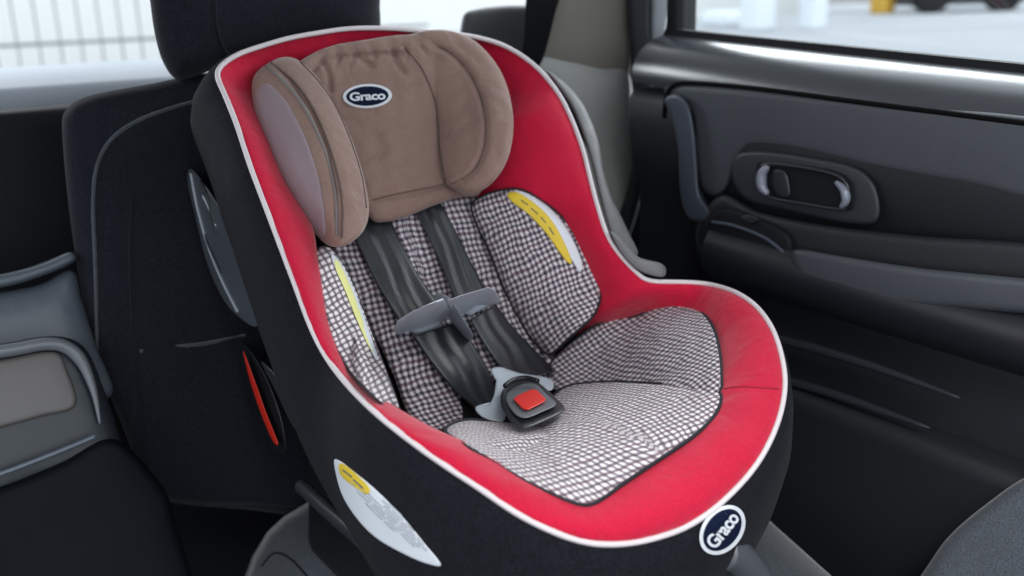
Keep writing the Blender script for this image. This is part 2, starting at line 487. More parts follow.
# head-side plastic of the shell seen at the near side, with the recline marker
pl = on_plane((1, 0, 0), -.232)
pad('side_plate', [(189,169),(200,178),(220,208),(240,250),(254,292),(258,326),(240,318),(222,297),(206,260),(195,215),(188,185)], on_plane((1, 0, 0), -.226), mat('side_grey', (.05, .057, .068), .3, .6, var=.3), seat, spine=[(195,190),(215,245),(236,300)], puff=.004, edge=.006, back=.03)
tr = bvh(seat.children[-1])
seam('plate_slot', [(201,180),(209,200),(217,232)], tr, pl, .0028, PLASB, seat)
seam('plate_slot', [(199,214),(207,240),(222,272)], tr, pl, .0022, PLASB, seat)
seam('plate_edge_glint', [(191,173),(197,205),(208,245),(222,280),(238,312)], tr, pl, .0022, mat('edge_glint_grey', (.20, .22, .25), .3), seat, lift=.001)  # pale strip: the glint along the plate's edge put into colour
seam('plate_glint', [(203,196),(212,214),(216,226)], tr, pl, .0016, mat('glint_grey', (.3, .33, .38), .3), seat)  # short paler strip painting a second glint on the plate
pl2 = on_plane((1, 0, 0), -.205)
pad('marker_housing', [(238,345),(250,350),(268,380),(282,420),(286,452),(274,450),(258,425),(246,385)], pl2, PLASB, seat, spine=[(248,365),(264,405),(276,440)], puff=.006, edge=.008, back=.03)
pad('recline_marker', [(243,352),(247,360),(257,387),(267,415),(278,443),(273,441),(262,416),(251,384)], on_plane((1, 0, 0), -.214), REDM, seat, spine=[(250,370),(262,400),(273,432)], puff=.002, edge=.004, back=.004)
pad('recline_lever', [(261,362),(270,368),(284,385),(292,398),(300,430),(292,425),(276,392)], on_plane((1, 0, 0), -.222), PLASD, seat, spine=[(270,375),(285,400),(294,420)], puff=.006, edge=.006, back=.02)

# elbow cap at the crook of the far arm
pad('elbow_cap', [(618,236),(640,258),(660,263),(666,270),(662,277),(640,271),(622,254),(610,232)], seat_o(-.06), SHELLG, seat, spine=[(625,246),(652,268)], puff=.008, edge=.012, back=.03)
pad('wing_edge', [(546,70),(566,84),(584,106),(598,140),(603,170),(612,200),(624,228),(638,252),(628,258),(616,246),(606,220),(598,190),(592,165),(584,138),(572,108),(556,84)],
    seat_o(.08), SHELLG, seat, spine=[(560,82),(583,120),(600,180),(625,245)], puff=.006, edge=.01, back=.05)

# ---- padding
def segd(q, pts):
    P = catmull(pts, 10); return np.sqrt(((q[:, None]-P[None])**2).sum(2)).min(1)
def thc(q):
    h = 0*q[:, 0]
    for p, a, w in (([(585,328),(590,338),(600,346)], .003, 3), ([(610,322),(612,332),(618,342)], .003, 3), ([(632,318),(633,328),(636,336)], .0025, 3),
                    ([(560,374),(600,370),(650,374),(700,372)], .0022, 4), ([(575,352),(610,352),(640,358)], .002, 4)):
        h = h + a*np.exp(-(segd(q, p)/w)**2)
    return h
def outline_tube(name, outline, dep, r, m, parent, lift=.0):
    q = resample(catmull(outline, 8, True), 150, True); P = dep(q)
    return tube(name, P+tocam(P)*lift, r, m, parent, closed=True, k=6)

BACKP = [(335,235),(400,200),(450,180),(478,195),(492,235),(520,295),(552,348),(560,375),(530,400),(490,410),(470,418),(440,430),(424,430),(408,414),(392,372),(367,322),(345,285)]
dB = seat_o([(335,235,.95),(450,190,.95),(550,350,1.0),(430,425,.98),(450,310,.92),(395,370,.95)])
bp_ = pad('back_pad', BACKP, dB, PLAID, seat, spine=[(400,240),(440,310),(480,380)], puff=.012, edge=.02, back=.02, N=180, rings=16, fold=.0015)

LW = [(317,250),(328,247),(340,259),(355,288),(370,328),(386,370),(400,412),(385,406),(365,388),(343,362),(329,330),(321,300),(317,275)]
dL = seat_o([(317,250,.30),(322,300,.14),(345,362,.06),(385,404,.04),(340,262,.42),(370,330,.40),(398,408,.45)], kx=.04)
def dLuv(px):
    P = dL(px); a = math.radians(62); q = np.atleast_2d(px)*.00135
    dLuv.uv = np.c_[q[:, 0]*math.sin(a)-q[:, 1]*math.cos(a), q[:, 0]*math.cos(a)+q[:, 1]*math.sin(a)]
    return P
dLuv.seat = True
lw_ = pad('side_pad', LW, dLuv, PLAIDL, seat, spine=[(328,268),(350,330),(380,385)], puff=.012, edge=.014, back=.03, fold=.001)
outline_tube('pad_binding', LW, dL, .0010, NAVY, seat)
RW = [(472,206),(482,197),(500,191),(520,190),(540,200),(562,218),(582,243),(596,272),(600,295),(593,315),(573,334),(553,352),(545,352),(526,330),(506,292),(490,252),(478,226)]
dR = seat_o([(472,206,.80),(545,352,.88),(490,252,.82),(520,190,.40),(596,272,.32),(600,295,.32),(573,334,.52),(540,270,.56)])
rw_ = pad('side_pad', RW, dR, PLAID, seat, spine=[(505,215),(540,270),(560,325)], puff=.016, edge=.022, back=.03, N=160, rings=14, fold=.001)
outline_tube('pad_binding', RW, dR, .0022, NAVY, seat)

TH = [(552,362),(570,344),(592,328),(615,319),(636,317),(655,308),(678,304),(700,311),(713,328),(719,350),(721,372),(719,392),(700,396),(650,394),(600,392),(556,390),(548,376)]
dT = seat_o([(552,362,.95),(592,328,.62),(620,318,.48),(655,308,.30),(700,311,.22),(720,350,.22),(719,392,.24),(650,385,.62),(600,388,.85),(556,388,.95),(650,345,.45)])
th_ = pad('thigh_pad', TH, dT, PLAID, seat, crease=thc, spine=[(580,365),(640,352),(690,350)], puff=.014, edge=.02, back=.03, N=160, rings=14, fold=.0015)
outline_tube('pad_binding', TH, dT, .0022, NAVY, seat)
SP = [(445,432),(455,423),(475,420),(500,424),(525,420),(548,400),(570,386),(610,382),(660,384),(705,386),(720,393),(719,407),(708,423),(688,440),(658,460),(625,482),(603,498),(588,505),(572,502),(550,493),(520,479),(490,461),(465,446)]
dS = seat_o([(445,432,.35),(500,424,.80),(548,400,.82),(610,384,.70),(660,386,.52),(720,395,.22),(708,423,.16),(658,460,.08),(603,498,.02),(550,493,.0),(490,461,.06),(465,446,.04),(580,440,.36)], kx=.06)
def crs(q):  # crease between the near bolster and the seat face
    d = np.abs((q[:, 1]-(424+(q[:, 0]-480)*.62+((q[:, 0]-540)/60)**2*3)))
    return .009*np.exp(-(d/5.)**2)*np.clip((590-q[:, 0])/40, 0, 1)*np.clip((q[:, 0]-455)/25, 0, 1)
crs0 = crs
def crs(q):
    h = crs0(q)
    for p, a, w in (([(566,428),(590,418),(615,420),(640,430)], .0035, 4), ([(575,440),(600,434),(622,440)], .003, 3.5), ([(560,404),(590,402),(620,408)], .003, 4),
                    ([(520,450),(545,462),(560,480)], .003, 4), ([(640,398),(670,400),(700,398)], .002, 3), ([(480,440),(500,446),(515,462)], .003, 3.5), ([(600,470),(630,458),(655,440)], .0018, 4)):
        h = h + a*np.exp(-(segd(q, p)/w)**2)
    return h
sp_ = pad('seat_pad', SP, dS, PLAIDL, seat, spine=[(490,437),(560,445),(640,425),(690,408)], puff=.013, edge=.02, back=.03, N=200, rings=18, crease=crs, fold=.0022)
outline_tube('pad_binding', SP, dS, .0022, NAVY, seat)

# yellow and white warning labels on the side pads
def plate(name, outline, dep, m, parent, h=.0012, N=60, spine=None):
    return pad(name, outline, dep, m, parent, spine=spine, puff=h, edge=.002, back=.001, N=N, rings=6, smooth_in=2)
trR, trL = bvh(rw_), bvh(lw_)
w = plate('warning_label', [(512,193),(524,192),(545,204),(560,219),(573,240),(582,262),(580,272),(573,262),(562,246),(545,226),(527,207)], onto(trR, .001, dR), WHT, seat, spine=[(525,200),(550,219),(575,255)])
plate('yellow_band', [(508,193),(519,193),(538,206),(553,222),(565,244),(572,262),(567,262),(558,250),(545,232),(527,213),(511,201)], onto(trR, .0022, dR), YEL, w, spine=[(516,199),(542,220),(564,250)])
for a in ([(521,200),(528,205)], [(531,208),(538,214)], [(541,217),(546,223)], [(549,227),(554,235)]):
    seam('print_line', a, trR, dR, .0007, INK, w, lift=.0036, n=6)
w = plate('warning_label', [(331,254),(340,262),(353,287),(366,322),(378,358),(373,354),(362,330),(348,296),(336,270)], onto(trL, .001, dL), WHT, seat, spine=[(337,265),(352,300),(370,342)])
plate('yellow_band', [(335,259),(341,266),(352,290),(362,318),(373,350),(368,345),(356,318),(344,288),(336,270)], onto(trL, .0022, dL), mat('pale_yellow', (.72, .70, .26), .6), w, spine=[(340,270),(352,298),(366,335)])

# ---- head pillow
pillow = bpy.data.objects.new('head_pillow', None); COL.objects.link(pillow); pillow.parent = seat
HC = [(292,70),(310,55),(335,45),(365,40),(400,35),(440,36),(472,60),(486,110),(488,160),(480,193),(460,197),(435,205),(408,216),(385,222),(370,218),(352,185),(330,120),(308,85)]
dH = seat_o([(300,62,.0),(365,40,-.05),(440,36,-.05),(480,100,.66),(480,193,.72),(385,222,.70),(330,120,.60),(400,130,.62),(340,70,.22),(430,80,.34),(400,100,.5)])
def hcr(q):
    d1 = np.abs(q[:, 1]-(202-(q[:, 0]-370)*.22))
    top = np.clip((72-q[:, 1]+(q[:, 0]-360)*-.1)/25, 0, 1)
    g = np.maximum(0, np.sin(q[:, 0]*.36+np.sin(q[:, 1]*.2)*1.2+.8*np.sin(q[:, 0]*.11)))**2
    h = .006*np.exp(-(d1/2.6)**2)+.008*top*g
    h += .007*np.exp(-(segd(q, [(310,74),(322,62),(345,57),(380,54),(402,54)])/2.5)**2)
    for p in ([(318,56),(328,72),(330,90)], [(352,44),(358,56),(372,66)], [(395,42),(396,60),(404,72)]):
        h += .006*np.exp(-(segd(q, p)/3.)**2)
    return h
hc = pad('pillow_centre', HC, dH, TAUPE, pillow, grid=2.0, spine=[(370,80),(400,130),(430,180)], puff=.014, edge=.02, back=.03, N=180, rings=18, crease=hcr, fold=.001)
HR = [(398,42),(412,34),(430,30),(452,31),(475,41),(495,62),(507,86),(513,115),(512,142),(505,165),(492,183),(476,193),(460,192),(447,184),(440,165),(438,135),(434,105),(424,78),(410,57)]
dHR = seat_o([(398,42,.05),(430,30,-.12),(475,41,-.10),(507,86,.0),(513,130,.08),(492,183,.20),(447,184,.55),(438,135,.58),(424,78,.38),(470,110,.30),(490,110,.10)])
def rcr(q):
    h = .008*np.exp(-(segd(q, [(424,44),(446,50),(466,68),(480,95),(486,125),(483,152),(472,172),(452,184)])/2.6)**2)
    h += .003*np.exp(-(segd(q, [(404,48),(420,52),(440,60)])/3.5)**2)+.003*np.exp(-(segd(q, [(450,34),(462,46),(478,60)])/3.)**2)
    return h
hr = pad('pillow_wing', HR, dHR, TAUPE, pillow, grid=2.0, spine=[(440,60),(468,100),(472,160)], puff=.016, edge=.026, back=.035, N=180, rings=18, crease=rcr, fold=.0008)
HL = [(252,84),(257,72),(270,62),(285,57),(300,61),(318,78),(336,106),(352,140),(364,178),(369,208),(365,228),(352,242),(337,247),(322,241),(302,214),(282,180),(264,140),(254,106)]
dHL = seat_o([(252,90,.16),(264,140,.24),(302,214,.26),(322,241,.28),(272,64,.02),(300,95,-.04),(322,140,-.06),(338,190,-.04),(338,246,.02),(300,61,-.04),(336,106,-.04),(354,150,-.02),(369,208,.10),(350,200,-.06)])
def lcr(q):
    # piped groove between the side face and the front face
    gx = np.interp(q[:, 1], [60, 80, 110, 150, 190, 240], [268, 290, 311, 327, 336, 338])
    return .006*np.exp(-((q[:, 0]-gx)/2.6)**2)
hl = pad('pillow_wing', HL, dHL, TAUPE, pillow, grid=2.0, spine=[(285,85),(312,150),(338,215)], puff=.016, edge=.022, back=.035, N=180, rings=18, crease=lcr, fold=.0006)
trHL, trHR, trHC = bvh(hl), bvh(hr), bvh(hc)
pad('side_panel', [(256,92),(268,84),(284,98),(302,130),(316,168),(324,205),(325,236),(316,230),(300,207),(282,175),(266,138),(257,110)], onto(trHL, .0005, dHL), TAUPE2, hl, spine=[(272,105),(295,150),(313,205)], puff=.004, edge=.01, back=.004)
seam('wing_piping', [(266,66),(284,82),(302,104),(317,132),(329,165),(336,200),(337,236)], trHL, dHL, .0022, TPIPE, hl, lift=.0005)
seam('wing_piping', [(271,63),(290,78),(308,100),(323,130),(335,165),(342,200),(342,238)], trHL, dHL, .0014, TSEAM, hl, lift=-.0002)
seam('wing_seam', [(300,62),(319,82),(336,108),(351,142),(362,178),(366,208)], trHL, dHL, .0012, TSEAM, hl, lift=-.0004)
seam('wing_seam', [(404,48),(420,66),(432,92),(438,120),(440,150),(446,182)], bvh(hc, hr), dHR, .0014, TSEAM, hr, lift=-.0002)
seam('wing_seam', [(424,44),(446,50),(466,68),(480,95),(486,125),(483,152),(472,172),(452,184)], trHR, dHR, .0010, TSEAM, hr, lift=0)
seam('centre_seam', [(372,200),(400,193),(432,187),(444,184)], trHC, dH, .0009, TSEAM, hc, lift=.0)
# ---- logos
def text_mesh(txt, size=1.0, off=0.0, sp=1.0):
    c = bpy.data.curves.new('t', 'FONT'); c.body = txt; c.size = size; c.align_x = 'CENTER'; c.align_y = 'CENTER'
    c.offset = off; c.space_character = sp; c.resolution_u = 6
    o = bpy.data.objects.new('t', c); COL.objects.link(o)
    dg = bpy.context.evaluated_depsgraph_get(); me = bpy.data.meshes.new_from_object(o.evaluated_get(dg))
    V = np.array([v.co[:] for v in me.vertices]); Fc = [tuple(p.vertices) for p in me.polygons]
    bpy.data.objects.remove(o); bpy.data.curves.remove(c)
    return V, Fc

def decal(name, V, Fc, org, ax, ay, dep, m, parent, h=.0006):
    q = np.array(org)+V[:, :1]*np.array(ax)+V[:, 1:2]*np.array(ay)
    P = dep(q)
    return mesh(name, P+tocam(P)*h, Fc, m, parent, smooth=True)

def disc(n=64):
    a = np.linspace(0, 2*math.pi, n, endpoint=False); V = [(0, 0, 0)]
    for r in (.33, .66, 1): V += [(r*math.cos(t), r*math.sin(t), 0) for t in a]
    fs = [(0, 1+i, 1+(i+1) % n) for i in range(n)]
    for k in (0, 1): fs += [(1+k*n+i, 1+(k+1)*n+i, 1+(k+1)*n+(i+1) % n, 1+k*n+(i+1) % n) for i in range(n)]
    return np.array(V), fs

def logo(org, ax, ay, dep, parent, lift=.002, ts=.60):
    V, fs = disc()
    a, b = np.array(ax), np.array(ay)
    o = decal('logo_patch', V, fs, org, a, b, dep, LOGOW, parent, lift)
    decal('logo_field', V*.86, fs, org, a, b*.94, dep, LOGOB, o, lift+.0008)
    T, tf = text_mesh('Graco', 1.0, .028, .93)
    T = T-np.array([(T[:, 0].max()+T[:, 0].min())/2, (T[:, 1].max()+T[:, 1].min())/2, 0])
    s = 1.46/(T[:, 0].max()-T[:, 0].min()); T = T*np.array([s, s*1.55, 1])
    decal('logo_lettering', T, tf, org, a, b, dep, LOGOW, o, lift+.0016)
    return o
logo((367.5, 96), (24.5, -1.2), (-1, -12), dH, hc, lift=.0155)
dF = onto(shelltree, 0, on_plane((0, 1, 0), -.29))
logo((722.5, 530), (17, -21.5), (-15.5, -12.5), dF, shell, lift=.003)

# label on the near side of the cover
trS = shelltree
dSide = onto(trS, .0015, on_plane((1, 0, 0), -.22))
lab = plate('side_label', [(334,462),(340,461),(352,470),(375,489),(400,514),(425,544),(441,565),(425,563),(402,553),(375,537),(355,516),(341,492)], dSide, WHT, shell, spine=[(345,475),(372,508),(425,555)], N=100)
plate('yellow_band', [(339,464),(345,465),(356,474),(369,488),(366,494),(350,484),(340,474)], onto(bvh(lab, shell), .001, on_plane((1, 0, 0), -.22)), YEL, lab, spine=[(342,469),(362,488)])
trLab = bvh(lab, shell); fbk = on_plane((1, 0, 0), -.22)
for a in ([(343,470),(352,477)], [(354,480),(363,488)]): seam('print_line', a, trLab, fbk, .0009, INK, lab, lift=.0022, n=6)
A_, B_ = np.array([341., 472.]), np.array([434., 562.]); n_ = np.array([.70, -.715])
for k in range(-4, 5):
    t = .10
    while t < .95:
        t2 = t+.05+random.random()*.13
        w_ = 12.5*math.sin(math.pi*min(t2, .999))**.8 - 1.5; w2 = 12.5*math.sin(math.pi*t)**.8 - 1.5
        if abs(k*2.8) < min(w_, w2) and not (t < .36 and k > 0):
            a, b = A_+(B_-A_)*t+n_*k*2.8+(2, -2), A_+(B_-A_)*t2+n_*k*2.8+(2, -2)
            seam('print_line', [tuple(a), tuple(b)], trLab, fbk, .00034, INK2, lab, lift=.0022, n=6)
        t = t2+.02

# ---- harness
harness = bpy.data.objects.new('harness', None); COL.objects.link(harness); harness.parent = seat
def strap(name, L, Rr, oc, m=STRAP, h=.003):
    """webbing between two edges, with lengthwise ripples"""
    n, k = 40, 13
    a = resample(catmull(L, 8), n); b = resample(catmull(Rr, 8), n); f = tps(oc)
    rows = []
    for j in range(k):
        t = j/(k-1); q = a+(b-a)*t; P, _ = hit_o(q, np.clip(f(q), 0, 1.1))
        u = np.linspace(0, 1, n)
        hh = h*(.4+.6*math.sin(math.pi*t)**.5) +   .0021*np.sin(t*17+u*5+.6*np.sin(u*9))*math.sin(math.pi*t)
        rows.append(P+tocam(P)*hh[:, None])
    for j in reversed(range(k)):
        t = j/(k-1); q = a+(b-a)*t; P, _ = hit_o(q, np.clip(f(q), 0, 1.1)); rows.append(P-tocam(P)*.002)
    V = np.vstack(rows); fs = []
    for j in range(2*k):
        j2 = (j+1) % (2*k)
        for i in range(n-1): fs.append((j*n+i, j*n+i+1, j2*n+i+1, j2*n+i))
    fs += [tuple(j*n for j in range(2*k)), tuple(j*n+n-1 for j in range(2*k))]
    return mesh(name, V, fs, m, harness)
strap('strap', [(338,205),(357,245),(380,290),(402,326)], [(385,205),(400,240),(419,276),(440,304)], [(340,210,.86),(400,320,.72),(385,205,.86),(440,304,.70)])
strap('strap', [(402,190),(418,218),(437,256),(455,300)], [(430,185),(450,220),(468,256),(487,292)], [(402,190,.86),(455,300,.70),(430,190,.86),(487,292,.72)])
strap('strap', [(412,336),(432,364),(456,392),(480,412)], [(458,322),(474,345),(489,372),(499,398)], [(412,336,.74),(480,412,.80),(458,322,.72),(499,398,.74)])
strap('strap', [(470,320),(485,345),(500,366),(512,380)], [(496,304),(513,327),(535,350),(556,372)], [(470,320,.74),(512,380,.78),(496,304,.74),(556,372,.86)])
NV = mat('harness_cover', (.0035, .004, .0055), .6, .15)
dC = seat_o([(397,330,.62),(450,312,.55),(498,298,.62)])
CLP = mat('clip_grey', (.68, .76, .84), .3, .7, bump=.1, bscale=300, var=.06)
clip = bpy.data.objects.new('chest_clip', None); COL.objects.link(clip); clip.parent = harness
pad('clip_half', [(394,331),(397,321),(411,312),(426,305),(443,298),(450,312),(456,329),(440,335),(425,341),(411,345),(401,340)], dC, CLP, clip, puff=.005, edge=.003, back=.014, N=100, sharp=True, spine=[(412,328),(440,317)])
pad('clip_half', [(447,300),(465,294),(489,287),(495,290),(501,301),(496,307),(480,315),(468,323),(458,320),(452,310)], dC, CLP, clip, puff=.005, edge=.003, back=.014, N=100, sharp=True, spine=[(462,308),(485,300)])
pad('clip_latch', [(433,295),(441,293),(449,297),(458,310),(473,334),(472,341),(465,340),(453,326),(444,308)], seat_o([(433,295,.57),(450,312,.51),(473,340,.57)]), mat('latch_grey', (.40, .45, .50), .35), clip, puff=.006, edge=.005, back=.012, N=80, sharp=True, spine=[(444,302),(466,333)])
# buckle
buckle = bpy.data.objects.new('buckle', None); COL.objects.link(buckle); buckle.parent = harness
dBk = seat_o([(502,390,.62),(560,410,.46),(520,380,.62),(522,428,.42)])
dTg = seat_o([(478,412,.70),(497,378,.66),(552,384,.72)])
pad('tongue', [(497,376),(503,378),(504,392),(505,419),(494,421),(482,417),(475,409),(479,405),(488,405),(494,394)], dTg, PLAS, buckle, puff=.004, edge=.004, back=.006, N=80, smooth_in=1, spine=[(500,388),(497,405),(485,412)])
pad('tongue', [(491,370),(500,367),(520,373),(545,377),(553,381),(552,390),(540,390),(528,384),(512,384),(503,390),(497,382)], dTg, PLAS, buckle, puff=.004, edge=.004, back=.006, N=80, smooth_in=1, spine=[(502,376),(525,379),(546,384)])
pad('buckle_body', [(501,395),(505,387),(518,380),(533,380),(543,386),(555,397),(564,406),(563,412),(545,421),(524,429),(514,424),(506,415),(501,405)], dBk, PLASD, buckle, puff=.010, edge=.008, back=.02, N=120, smooth_in=2, spine=[(520,402),(542,404)])
pad('buckle_face', [(506,396),(520,385),(535,384),(546,394),(556,404),(544,411),(525,418),(513,412)], seat_o([(502,390,.54),(560,410,.38),(520,380,.54),(522,428,.34)]), mat('buckle_grey', (.13, .14, .155), .4), buckle, puff=.003, edge=.005, back=.006, N=80, smooth_in=2)
pad('release_button', [(513,399),(518,395),(532,389),(537,390),(546,399),(544,402),(528,410),(523,409)], seat_o([(502,390,.50),(560,410,.34),(520,380,.50),(522,428,.30)]), BTN, buckle, puff=.002, edge=.004, back=.006, N=80, sharp=True, spine=[(523,401),(536,397)])
for a in ([(505,386),(514,380),(526,378),(538,381)],):
    P = seat_o(.44)(catmull(a, 6)); tube('buckle_arch', P, .003, PLASB, buckle)

# ------------------------------------------------------------------ THE VEHICLE
VS = root('vehicle_seat', 'dark grey cloth vehicle seat with headrest, behind and beneath the red child seat', 'car seat')
VB = mat('vehicle_cloth', grain=.5, col=(.0115, .0125, .018), rough=.9, spec=.12, sheen=.08, bump=.6, bscale=500, var=.2, wr=.15, wrs=8)
VG = mat('vehicle_cloth_grey', (.055, .063, .075), .9, .3, grain=.35, sheen=.3, bump=.6, bscale=500, var=.15)
bk = on_plane((0, 1, -.13), .40)
BR = [(62,128),(66,110),(78,100),(100,93),(150,84),(200,74),(300,60),(420,60),(500,90),(545,200),(520,400),(400,520),(330,520),(250,510),(190,505),(160,498),(140,470),(120,420),(100,370),(86,320),(76,260),(68,200)]
br = pad('backrest', BR, bk, VB, VS, spine=[(200,180),(300,300),(300,420)], puff=.03, edge=.05, back=.09, N=200, rings=14)
trB = bvh(br)
seam('backrest_seam', [(98,500-140),(95,260),(93,200),(97,165),(110,140),(135,122),(165,110),(200,100)], trB, bk, .0022, VG, br, lift=.0)
seam('backrest_seam', [(135,490),(133,400),(132,330),(130,250),(132,200)], trB, bk, .002, VB, br)
# pocket low on the backrest
pad('backrest_pocket', [(140,352),(200,345),(245,335),(300,340),(330,420),(330,500),(250,505),(170,500),(150,470),(142,420)], onto(trB, .002, bk), VB, br, spine=[(190,400),(260,430)], puff=.005, edge=.02, back=.01, N=100)
seam('pocket_hem', [(140,352),(170,348),(205,344),(246,336)], bvh(br, VS.children[-1] if False else br.children[-1]), bk, .003, VG, br, lift=.001)
hp = on_plane((0, 1, -.13), .40)
hd = pad('headrest', [(146,-40),(150,0),(155,35),(163,62),(176,79),(195,76),(240,60),(300,45),(372,42),(380,0),(380,-40),(260,-60)], on_plane((0, 1, -.1), .37), VB, VS, spine=[(230,-10),(300,-10)], puff=.05, edge=.07, back=.10, N=140, rings=14)
seam('headrest_seam', [(215,-20),(216,20),(222,45),(232,60)], bvh(hd), on_plane((0, 1, -.1), .33), .002, VB, hd)

# cushion under the child seat
def cush(name, xs, ys, z, m, parent, bolster=True):
    V = []; nx, ny = 28, 28
    for j in range(ny+1):
        for i in range(nx+1):
            u, v = i/nx, j/ny
            x = xs[0]+(xs[1]-xs[0])*u; y = ys[0]+(ys[1]-ys[0])*v
            eu = min(u, 1-u); ev = v
            # round corners and falling edges
            zz = z - .09*max(0, 1-eu/.12)**2.2 - .10*max(0, 1-ev/.14)**2.2
            if bolster: zz += .018*math.exp(-((eu-.2)/.07)**2)
            cx = (x-(xs[0]+xs[1])/2)/((xs[1]-xs[0])/2); cy = max(0, 1-v/.6)
            x2 = (xs[0]+xs[1])/2 + (x-(xs[0]+xs[1])/2)*(1-.45*cy)
            V.append((x2, y, zz))
    fs = [(j*(nx+1)+i, j*(nx+1)+i+1, (j+1)*(nx+1)+i+1, (j+1)*(nx+1)+i) for j in range(ny) for i in range(nx)]
    n = len(V)
    rim = [i for i in range(nx+1)]+[(j*(nx+1)+nx) for j in range(1, ny+1)]+[ny*(nx+1)+i for i in range(nx-1, -1, -1)]+[j*(nx+1) for j in range(ny-1, 0, -1)]
    for k in rim: V.append((V[k][0], V[k][1]+.004, z-.2))
    for a in range(len(rim)):
        b = (a+1) % len(rim); fs.append((rim[a], n+a, n+b, rim[b]))
    fs.append(tuple(range(n, n+len(rim))))
    return mesh(name, V, fs, m, parent)
cu = cush('seat_cushion', (-.24, .47), (-.34, .36), -.066, VG, VS)
trC = bvh(cu)
seam('cushion_seam', [(262,566),(275,553),(292,560),(310,580)], trC, on_plane((0, 0, 1), -.06), .0018, VB, cu)

# belt coming down to the child seat
BELT = mat('belt_webbing', (.003, .003, .004), .8, .1, bump=.2, bscale=300)
P1 = on_plane((0, 1, 0), .46)
b_ = pad('seat_belt', [(531,-30),(566,-30),(556,10),(540,65),(520,60),(524,40)], P1, BELT, None, spine=[(548,-20),(532,50)], puff=.001, edge=.003, back=.002, N=60, smooth_in=1)
tag(b_, 'black seat belt webbing hanging behind the top right of the child seat', 'seat belt')

# beige side bolster and pillar trim behind the far wing
BG1 = mat('beige_grey_cloth', (.20, .185, .16), .9, .3, sheen=.2, bump=.5, bscale=400)
BG2 = mat('pale_grey_cloth', (.38, .38, .36), .85, .3, sheen=.2, bump=.5, bscale=400)
side = root('side_bolster', 'beige over pale grey upholstered panel between child seat and door', 'seat side')
ps = on_plane((.35, 1, 0), .52+.12)
pad('upper_panel', [(560,-30),(628,-30),(628,20),(632,55),(626,80),(600,76),(570,68),(538,62),(545,20)], ps, BG1, side, spine=[(585,0),(590,40)], puff=.015, edge=.03, back=.04, N=90)
pad('lower_panel', [(536,56),(570,59),(600,65),(626,68),(634,100),(638,140),(634,180),(622,215),(600,250),(560,240),(530,180),(520,100)], ps, BG2, side, spine=[(580,100),(590,180)], puff=.028, edge=.06, back=.06, N=110)
GR = mat('dark_trim', (.06, .066, .070), .55, .5, var=.1)
TRD = mat('trim_black', (.006, .0066, .0088), .65, .2)
d_ = pad('wheel_arch_trim', [(462,20),(480,8),(530,5),(560,20),(545,80),(470,60)], on_plane((0, 1, 0), .62), GR, side, puff=.02, edge=.03, back=.05, N=80)
seal = pad('door_seal', [(627,-30),(650,-30),(651,30),(652,90),(651,140),(643,190),(630,235),(612,262),(596,255),(614,225),(628,190),(636,145),(636,90),(630,40)], on_plane((1, 0.15, 0), .60), mat('rubber_seal', (.014, .016, .024), .45, .5), None,
    spine=[(640,0),(644,100),(636,190),(610,250)], puff=.012, edge=.015, back=.03, N=120)
tag(seal, 'dark rubber seal curving down the door opening beside the beige panel', 'door seal')
PAINT = mat('pale_body_paint', (.62, .65, .70), .3, .5, var=.03)
bp2 = pad('body_pillar', [(630,-40),(672,-40),(668,10),(662,45),(654,60),(646,30),(640,-5)], on_plane((1, 0, 0), .56), PAINT, None, spine=[(653,-20),(656,30)], puff=.01, edge=.01, back=.05, N=80)
tag(bp2, 'pale painted body pillar at the rear edge of the door window', 'pillar')

# ---- door on the far side
door = root('car_door', 'dark grey inner door panel with inside handle and window, right of the child seat', 'car door')
SILL = mat('sill_plastic', (.048, .052, .060), .25, .9, var=.08, bump=.1, bscale=300)
DP = mat('door_plastic', (.046, .052, .062), .5, .45, bump=.35, bscale=350, var=.15)
DP2 = mat('door_plastic_soft', (.012, .0135, .017), .55, .45, bump=.35, bscale=350, var=.15)
DPB = mat('door_plastic_bluelit', (.05, .06, .08), .4, .5)
ys = list(np.linspace(.335, -1.05, 30))
def arc(cx, cz, r, a0, a1, n=8): return [(cx+r*math.cos(math.radians(a0+(a1-a0)*i/n)), cz+r*math.sin(math.radians(a0+(a1-a0)*i/n))) for i in range(n+1)]
sillp = [(.545, .50), (.545, .563), (.540, .5635), (.505, .552), (.485, .540), (.474, .528), (.468, .512), (.466, .498), (.468, .491), (.49, .488)]
def slope(x, y, z): return (x, y, z+(y-.308)*.058)
def slope2(x, y, z): return (x, y, z+(y-.308)*.045*max(0, min(1, (z-.3)/.15)))
def rear_round(x, y, z): return (x, y, z)
extrude_y('window_sill', sillp, ys, SILL, door, warp=slope)
extrude_y('sill_gasket', [(.532, .560), (.547, .560), (.547, .571), (.538, .570)], ys, TRD, door, warp=slope)
panel = [(.56, .482), (.478, .482), (.468, .477), (.462, .465), (.462, .43), (.468, .38), (.478, .345), (.486, .33), (.486, .27), (.484, .20), (.480, .10), (.484, .02), (.49, -.25), (.56, -.25)]
extrude_y('door_skin', panel, ys, DP2, door, warp=slope2)
pd = lambda x: on_plane((1, 0, 0), x)
# raised upper trim field above the handle
pad('upper_trim', [(664,92),(674,84),(720,86),(800,94),(900,106),(1060,126),(1060,200),(960,184),(880,170),(800,152),(752,148),(738,160),(728,185),(716,196),(700,185),(690,140),(684,110)], pd(.468), DP, door,
    spine=[(700,110),(800,122),(920,140),(1020,160)], puff=.010, edge=.018, back=.02, N=180)
